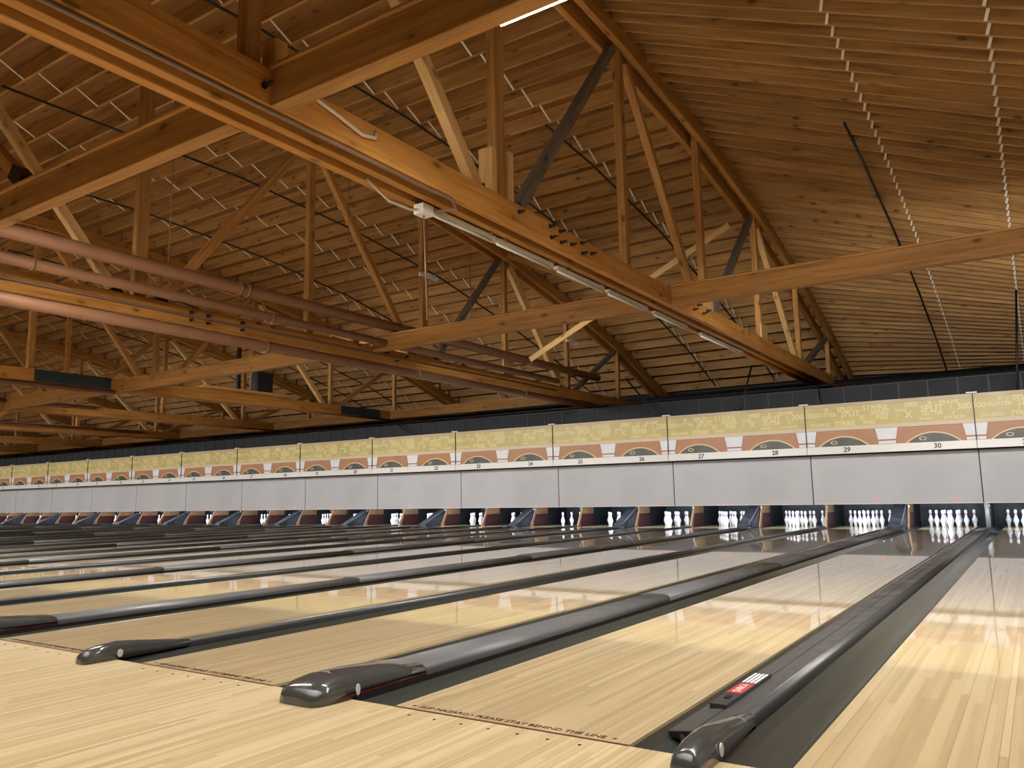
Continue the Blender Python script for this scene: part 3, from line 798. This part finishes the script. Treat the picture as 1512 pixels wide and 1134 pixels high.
# fluorescent fittings
def fitting(x, y, z, L, label, lit=False):
    t = thing('light_fitting', label, 'light fitting', (x, y, z), 0, 'strip light fittings')
    obj('housing', MB().prism([(-.028, 0), (.028, 0), (.036, .045), (-.036, .045)], 'y', -L / 2, L / 2), M['fixture'], t)
    obj('mounting_plate', MB().box(-.08, .08, -L / 2 + .1, -L / 2 + .16, .045, .056).box(-.08, .08, L / 2 - .16, L / 2 - .1, .045, .056), M['conduit'], t)
    obj('lamp_tube', MB().tube([(0, -L / 2 + .04, -.018), (0, L / 2 - .04, -.018)], .014, 8), M['white'], t)
    return t
for i, (yy, L) in enumerate(((3.92, 1.1), (5.12, 1.25), (6.5, 1.3), (7.95, 1.35), (9.6, 1.4), (12.2, 2.4))):
    fitting(TX[0] - .10, yy, TZ[0] - .056, L, '%s cream strip light fitting from the white box under the nearest truss' % nth(i + 1))
for i, (yy, L) in enumerate(((2.9, 1.5), (4.7, 1.4), (6.6, 1.5), (8.6, 1.4))):
    fitting(TX[1] + .12, yy, TZ[1] - .056, L, '%s cream strip light fitting from the left under the piped truss' % nth(i + 1))

# lamps that light the lanes, hung on the far side of the cross beams
def lane_lamp(x, y, z, L, label, mat, power, tilt, spread, tray=.10):
    t = thing('lane_lamp', label, 'lamp', (x, y, z), 0, 'lane lamps behind the cross beams')
    obj('lamp_tray', MB().box(-L / 2, L / 2, -.055, tray, .03, .045).box(-L / 2, L / 2, -.06, -.05, -.02, .045), M['fixture'], t)
    obj('lamp_tube', MB().tube([(-L / 2 + .03, 0, 0), (L / 2 - .03, 0, 0)], .016, 10), mat, t)
    ld = bpy.data.lights.new('lamp_beam', 'AREA'); ld.shape = 'RECTANGLE'; ld.size = L; ld.size_y = .08
    ld.energy = power * L; ld.color = (1.0, 0.965, 0.91); ld.spread = math.radians(spread)
    lo = bpy.data.objects.new('lamp_beam', ld); C.objects.link(lo); lo.parent = t; lo.location = (0, .04, -.03)
    lo.rotation_euler = (math.radians(tilt), 0, 0)
    return t
for bi, (yb, nm) in enumerate(((1.07, 'foul line'), (8.8, 'mid lane'))):
    for k in range(8):
        xa, xb = ends[k], ends[k + 1]
        w_ = xa - xb - (2.6 if k else 1.7)
        if bi == 0: lane_lamp((xa + xb) / 2, yb + .22, 3.95, w_, 'tube lamp behind the %s beam between %s' % (nm, NAMES[k]), TUBES[0][k], 54, 30, 140, .05)
        else: lane_lamp((xa + xb) / 2, yb + .22, 3.95, w_, 'tube lamp behind the %s beam between %s' % (nm, NAMES[k]), TUBES[1][k], 20, 70, 110, .05)

lt_ = thing('lane_lamp', 'lit tube end peeping out under the first cross beam, top of the hall', 'lamp', (-1.3, 1.30, 3.82), 0, 'lane lamps behind the cross beams')
obj('lamp_tube', MB().tube([(-.3, 0, 0), (1.2, 0, 0)], .016, 10), M['tube'], lt_)
obj('lamp_tray', MB().box(-.34, 1.25, -.09, .03, .024, .036), M['fixture'], lt_)
# ------------------------------------------------------------------ sway braces
def sway(p0, p1, label, w=.13, mat='palewood'):
    o = member('sway_brace', p0, p1, .05, w, M[mat], None, side=(0, 1, 0)); return tag(o, label, 'brace')
sway((-9.75, 13.7, 6.95), (-4.0, 13.7, 4.1), 'sway brace falling from the piped truss top to the nearest truss foot', mat='post')
sway((-9.05, 13.55, 4.16), (-4.0, 13.55, 6.5), 'pale sway brace rising from the piped truss to the top of the nearest truss')
sway((-3.66, 7.35, 5.08), (-3.66, 9.75, 5.08), 'short timber brace crossing the posts of the nearest truss', mat='post', w=.10)
sway((-18.47, 13.2, 6.6), (-10.22, 13.2, 3.8), 'sway brace falling from the blue plated truss to the piped truss', mat='post')
# brace with black shoe standing on the first cross beam
q0 = (-7.35, 1.14, 4.12); q1 = (-8.5, 1.14, 5.0)
br = thing('beam_brace', 'dark timber brace with black steel shoe standing on the cross beam, far upper left', 'brace', (0, 0, 0))
member('timber', q0, q1, .12, .13, M['post'], br, side=(0, 1, 0))
member('steel_shoe', (-7.28, 1.14, 4.07), (-7.5, 1.14, 4.24), .15, .16, M['black'], br, side=(0, 1, 0))

# ------------------------------------------------------------------ sprinkler pipes under the roof
def roof_at(x, y):
    z = roof_z(y)
    if x > TX[0]: z = z + (END_Z - z) * (x - TX[0]) / (XR - TX[0])
    return z
def sprinkler(x, ys_, label, r=.022, drop=.09):
    t = thing('sprinkler_pipe', label, 'pipe', (x, 0, 0), 0, 'black sprinkler pipes')
    pth = [(0, y, roof_at(x, y) - drop) for y in ys_]
    obj('pipe_run', MB().tube(pth, r, 8), M['black'], t)
    hg = MB()
    for a, b in zip(ys_, ys_[1:]):
        y = (a + b) / 2; z = (roof_at(x, a) + roof_at(x, b)) / 2 - drop
        hg.tube([(0, y, z), (.01, y, roof_at(x, y) + .02)], .007, 5); hg.tube([(0, y, z), (.14, y + .02, roof_at(x, y) + .02)], .006, 5)
    obj('pipe_hanger', hg, M['black'], t)
    return t
sprinkler(-.95, [9.6, 11.0, 14.4, 17.9, 21.25, 23.6], 'black sprinkler pipe descending the sloping end bay left of the straps')
sprinkler(-5.9, [9.2, 11.0, 14.4, 17.9, 21.25, 23.6], 'black sprinkler pipe under the roof just left of the nearest truss')
sprinkler(-7.9, [2.0, 4.4, 7.7, 11.0, 14.4, 17.9, 21.25, 23.6], 'black sprinkler pipe under the roof just right of the piped truss')
sprinkler(-12.5, [3.0, 7.7, 11.0, 14.4, 17.9, 21.25, 23.6], 'black sprinkler pipe just left of the piped truss')
sprinkler(-16.0, [3.0, 7.7, 11.0, 14.4, 17.9, 21.25, 23.6], 'black sprinkler pipe just right of the blue plated truss')
sprinkler(-23.3, [4.0, 7.7, 11.0, 14.4, 17.9, 21.25, 23.6], 'black sprinkler pipe just right of the fourth truss')
sprinkler(-27.0, [6.0, 7.7, 11.0, 14.4, 17.9, 21.25, 23.6], 'black sprinkler pipe between the fourth and fifth trusses')
sprinkler(-21.5, [5.0, 7.7, 11.0, 14.4, 17.9, 21.25, 23.6], 'black sprinkler pipe between the blue plated truss and the fourth truss')
pipe('sprinkler_main', [(3.5, 20.6, 3.86), (-50, 20.6, 3.86)], .05, M['black'], 'black sprinkler main crossing behind the top of the grey boarded wall', 'pipe', 10)
pipe('cable_tray', [(2.5, 18.4, 3.52), (-30, 18.4, 3.50)], .03, M['black'], 'thin black pipe just above the top of the grey boarded wall', 'pipe', 8)
for xt, yt, zt, xb_, lab in ((-4.72, 17.05, 4.0, -4.91, 'black stay rod leaning above the sign of lanes twenty-seven and twenty-eight'), (-3.19, 17.05, 3.38, -3.02, 'short black stay rod above the sign of lanes twenty-nine and thirty'), (.97, 17.05, 5.02, .8, 'tall black stay rod above the sign of lanes thirty-one and thirty-two'), (-8.12, 17.0, 3.98, -7.02, 'black stay rod leaning above the sign of lane twenty-five'), (-16.57, 17.0, 3.41, -15.3, 'black stay rod leaning above the sign of lanes nineteen and twenty')):
    pipe('stay_rod', [(xt, yt, zt), (xb_, Y_SIGN + .06, ZT + .0)], .022, M['black'], lab, 'rod', 8)

# ------------------------------------------------------------------ loudspeaker on a plank over the blue plated truss
sp = thing('loudspeaker', 'black loudspeaker on a shelf above the blue plated truss', 'speaker', (TX[2] + .36, 13.05, 4.10))
obj('cabinet', MB().prism([(-.17, 0), (.17, 0), (.17, .60), (-.12, .60)], 'y', -.28, .28), M['black'], sp)
obj('grille', MB().box(.171, .18, -.25, .25, .04, .58), M['batten'], sp)
sh = tag(obj('shelf_board', MB().box(TX[2] + .02, TX[2] + .62, 10.9, 14.0, 4.035, 4.095), M['post']), 'timber shelf plank carrying the loudspeaker', 'shelf')
tag(obj('wall_mount', MB().box(TX[2] + .18, TX[2] + .27, 12.27, 12.36, 4.095, 5.45).box(TX[2] + .05, TX[2] + .4, 12.1, 12.5, 4.095, 4.12), M['black']), 'black upright pole beside the loudspeaker on the shelf', 'pole')
# small white twin head emergency lights
for i, (x, y, z, lab) in enumerate(((TX[1] + .20, 10.62, 5.72, 'white emergency light on the tall post of the piped truss'), (TX[1] + .20, 17.05, 5.25, 'white emergency light on a farther post of the piped truss'))):
    t = thing('emergency_light', lab, 'light', (x, y, z))
    obj('case', MB().box(-.05, .05, -.2, .2, -.04, .04), M['white'], t)
    for s in (-1, 1): obj('lamp_head', MB().lathe([(.001, -.05), (.05, -.05), (.035, .03), (.001, .03)], 12, (0, s * .27, 0)), M['white'], t)

# ------------------------------------------------------------------ unseen fill lamps added above the approach to brighten it
for i, (x, y) in enumerate(((-1.5, -1.9), (-8, -1.9), (-15, -1.9), (-23, -1.9), (-32, -1.9), (-42, -1.9))):
    ld = bpy.data.lights.new('fill_lamp', 'AREA'); ld.shape = 'RECTANGLE'; ld.size = 6.5; ld.size_y = 3.0; ld.energy = 122; ld.color = (1.0, 0.955, 0.88); ld.spread = math.radians(105)
    lo = bpy.data.objects.new('fill_lamp', ld); C.objects.link(lo); lo.location = (x, y, 3.3)
    lo.rotation_euler = (math.radians(3), 0, 0)
    tag(lo, '%s unseen fill lamp from the right, added over the approach' % nth(i + 1), 'lamp', 'added fill lamps')

# ------------------------------------------------------------------ world, camera, view
w = bpy.data.worlds.new('World'); SC.world = w; w.use_nodes = True
w.node_tree.nodes['Background'].inputs[0].default_value = (1, 0.9, 0.75, 1); w.node_tree.nodes['Background'].inputs[1].default_value = 0.3
YAW, PIT, ROL, FPX = 0.5802, 0.1427, -0.0180, 1170.06
cy, sy, cp, s_p = math.cos(YAW), math.sin(YAW), math.cos(PIT), math.sin(PIT)
fw = Vector((-sy * cp, cy * cp, s_p)); rt = Vector((cy, sy, 0)); up = rt.cross(fw)
r2 = rt * math.cos(ROL) + up * math.sin(ROL); u2 = up * math.cos(ROL) - rt * math.sin(ROL)
cd = bpy.data.cameras.new('camera'); cam = bpy.data.objects.new('camera', cd); C.objects.link(cam)
Mc = Matrix((r2, u2, -fw)).transposed().to_4x4(); Mc.translation = Vector((0.9789, -2.5782, 0.8399)); cam.matrix_world = Mc
cd.sensor_fit = 'HORIZONTAL'; cd.sensor_width = 36; cd.lens = 36 * FPX / 1512; cd.clip_start = 0.05; cd.clip_end = 200
SC.camera = cam
vs = SC.view_settings
SC.display_settings.display_device = 'sRGB'
vs.view_transform = 'Standard'; vs.look = 'None'; vs.gamma = 1; vs.use_curve_mapping = False; vs.exposure = 0.0
SC.cycles.use_denoising = True
SC.cycles.max_bounces = 8; SC.cycles.diffuse_bounces = 5; SC.cycles.glossy_bounces = 4
SC.cycles.sample_clamp_indirect = 6
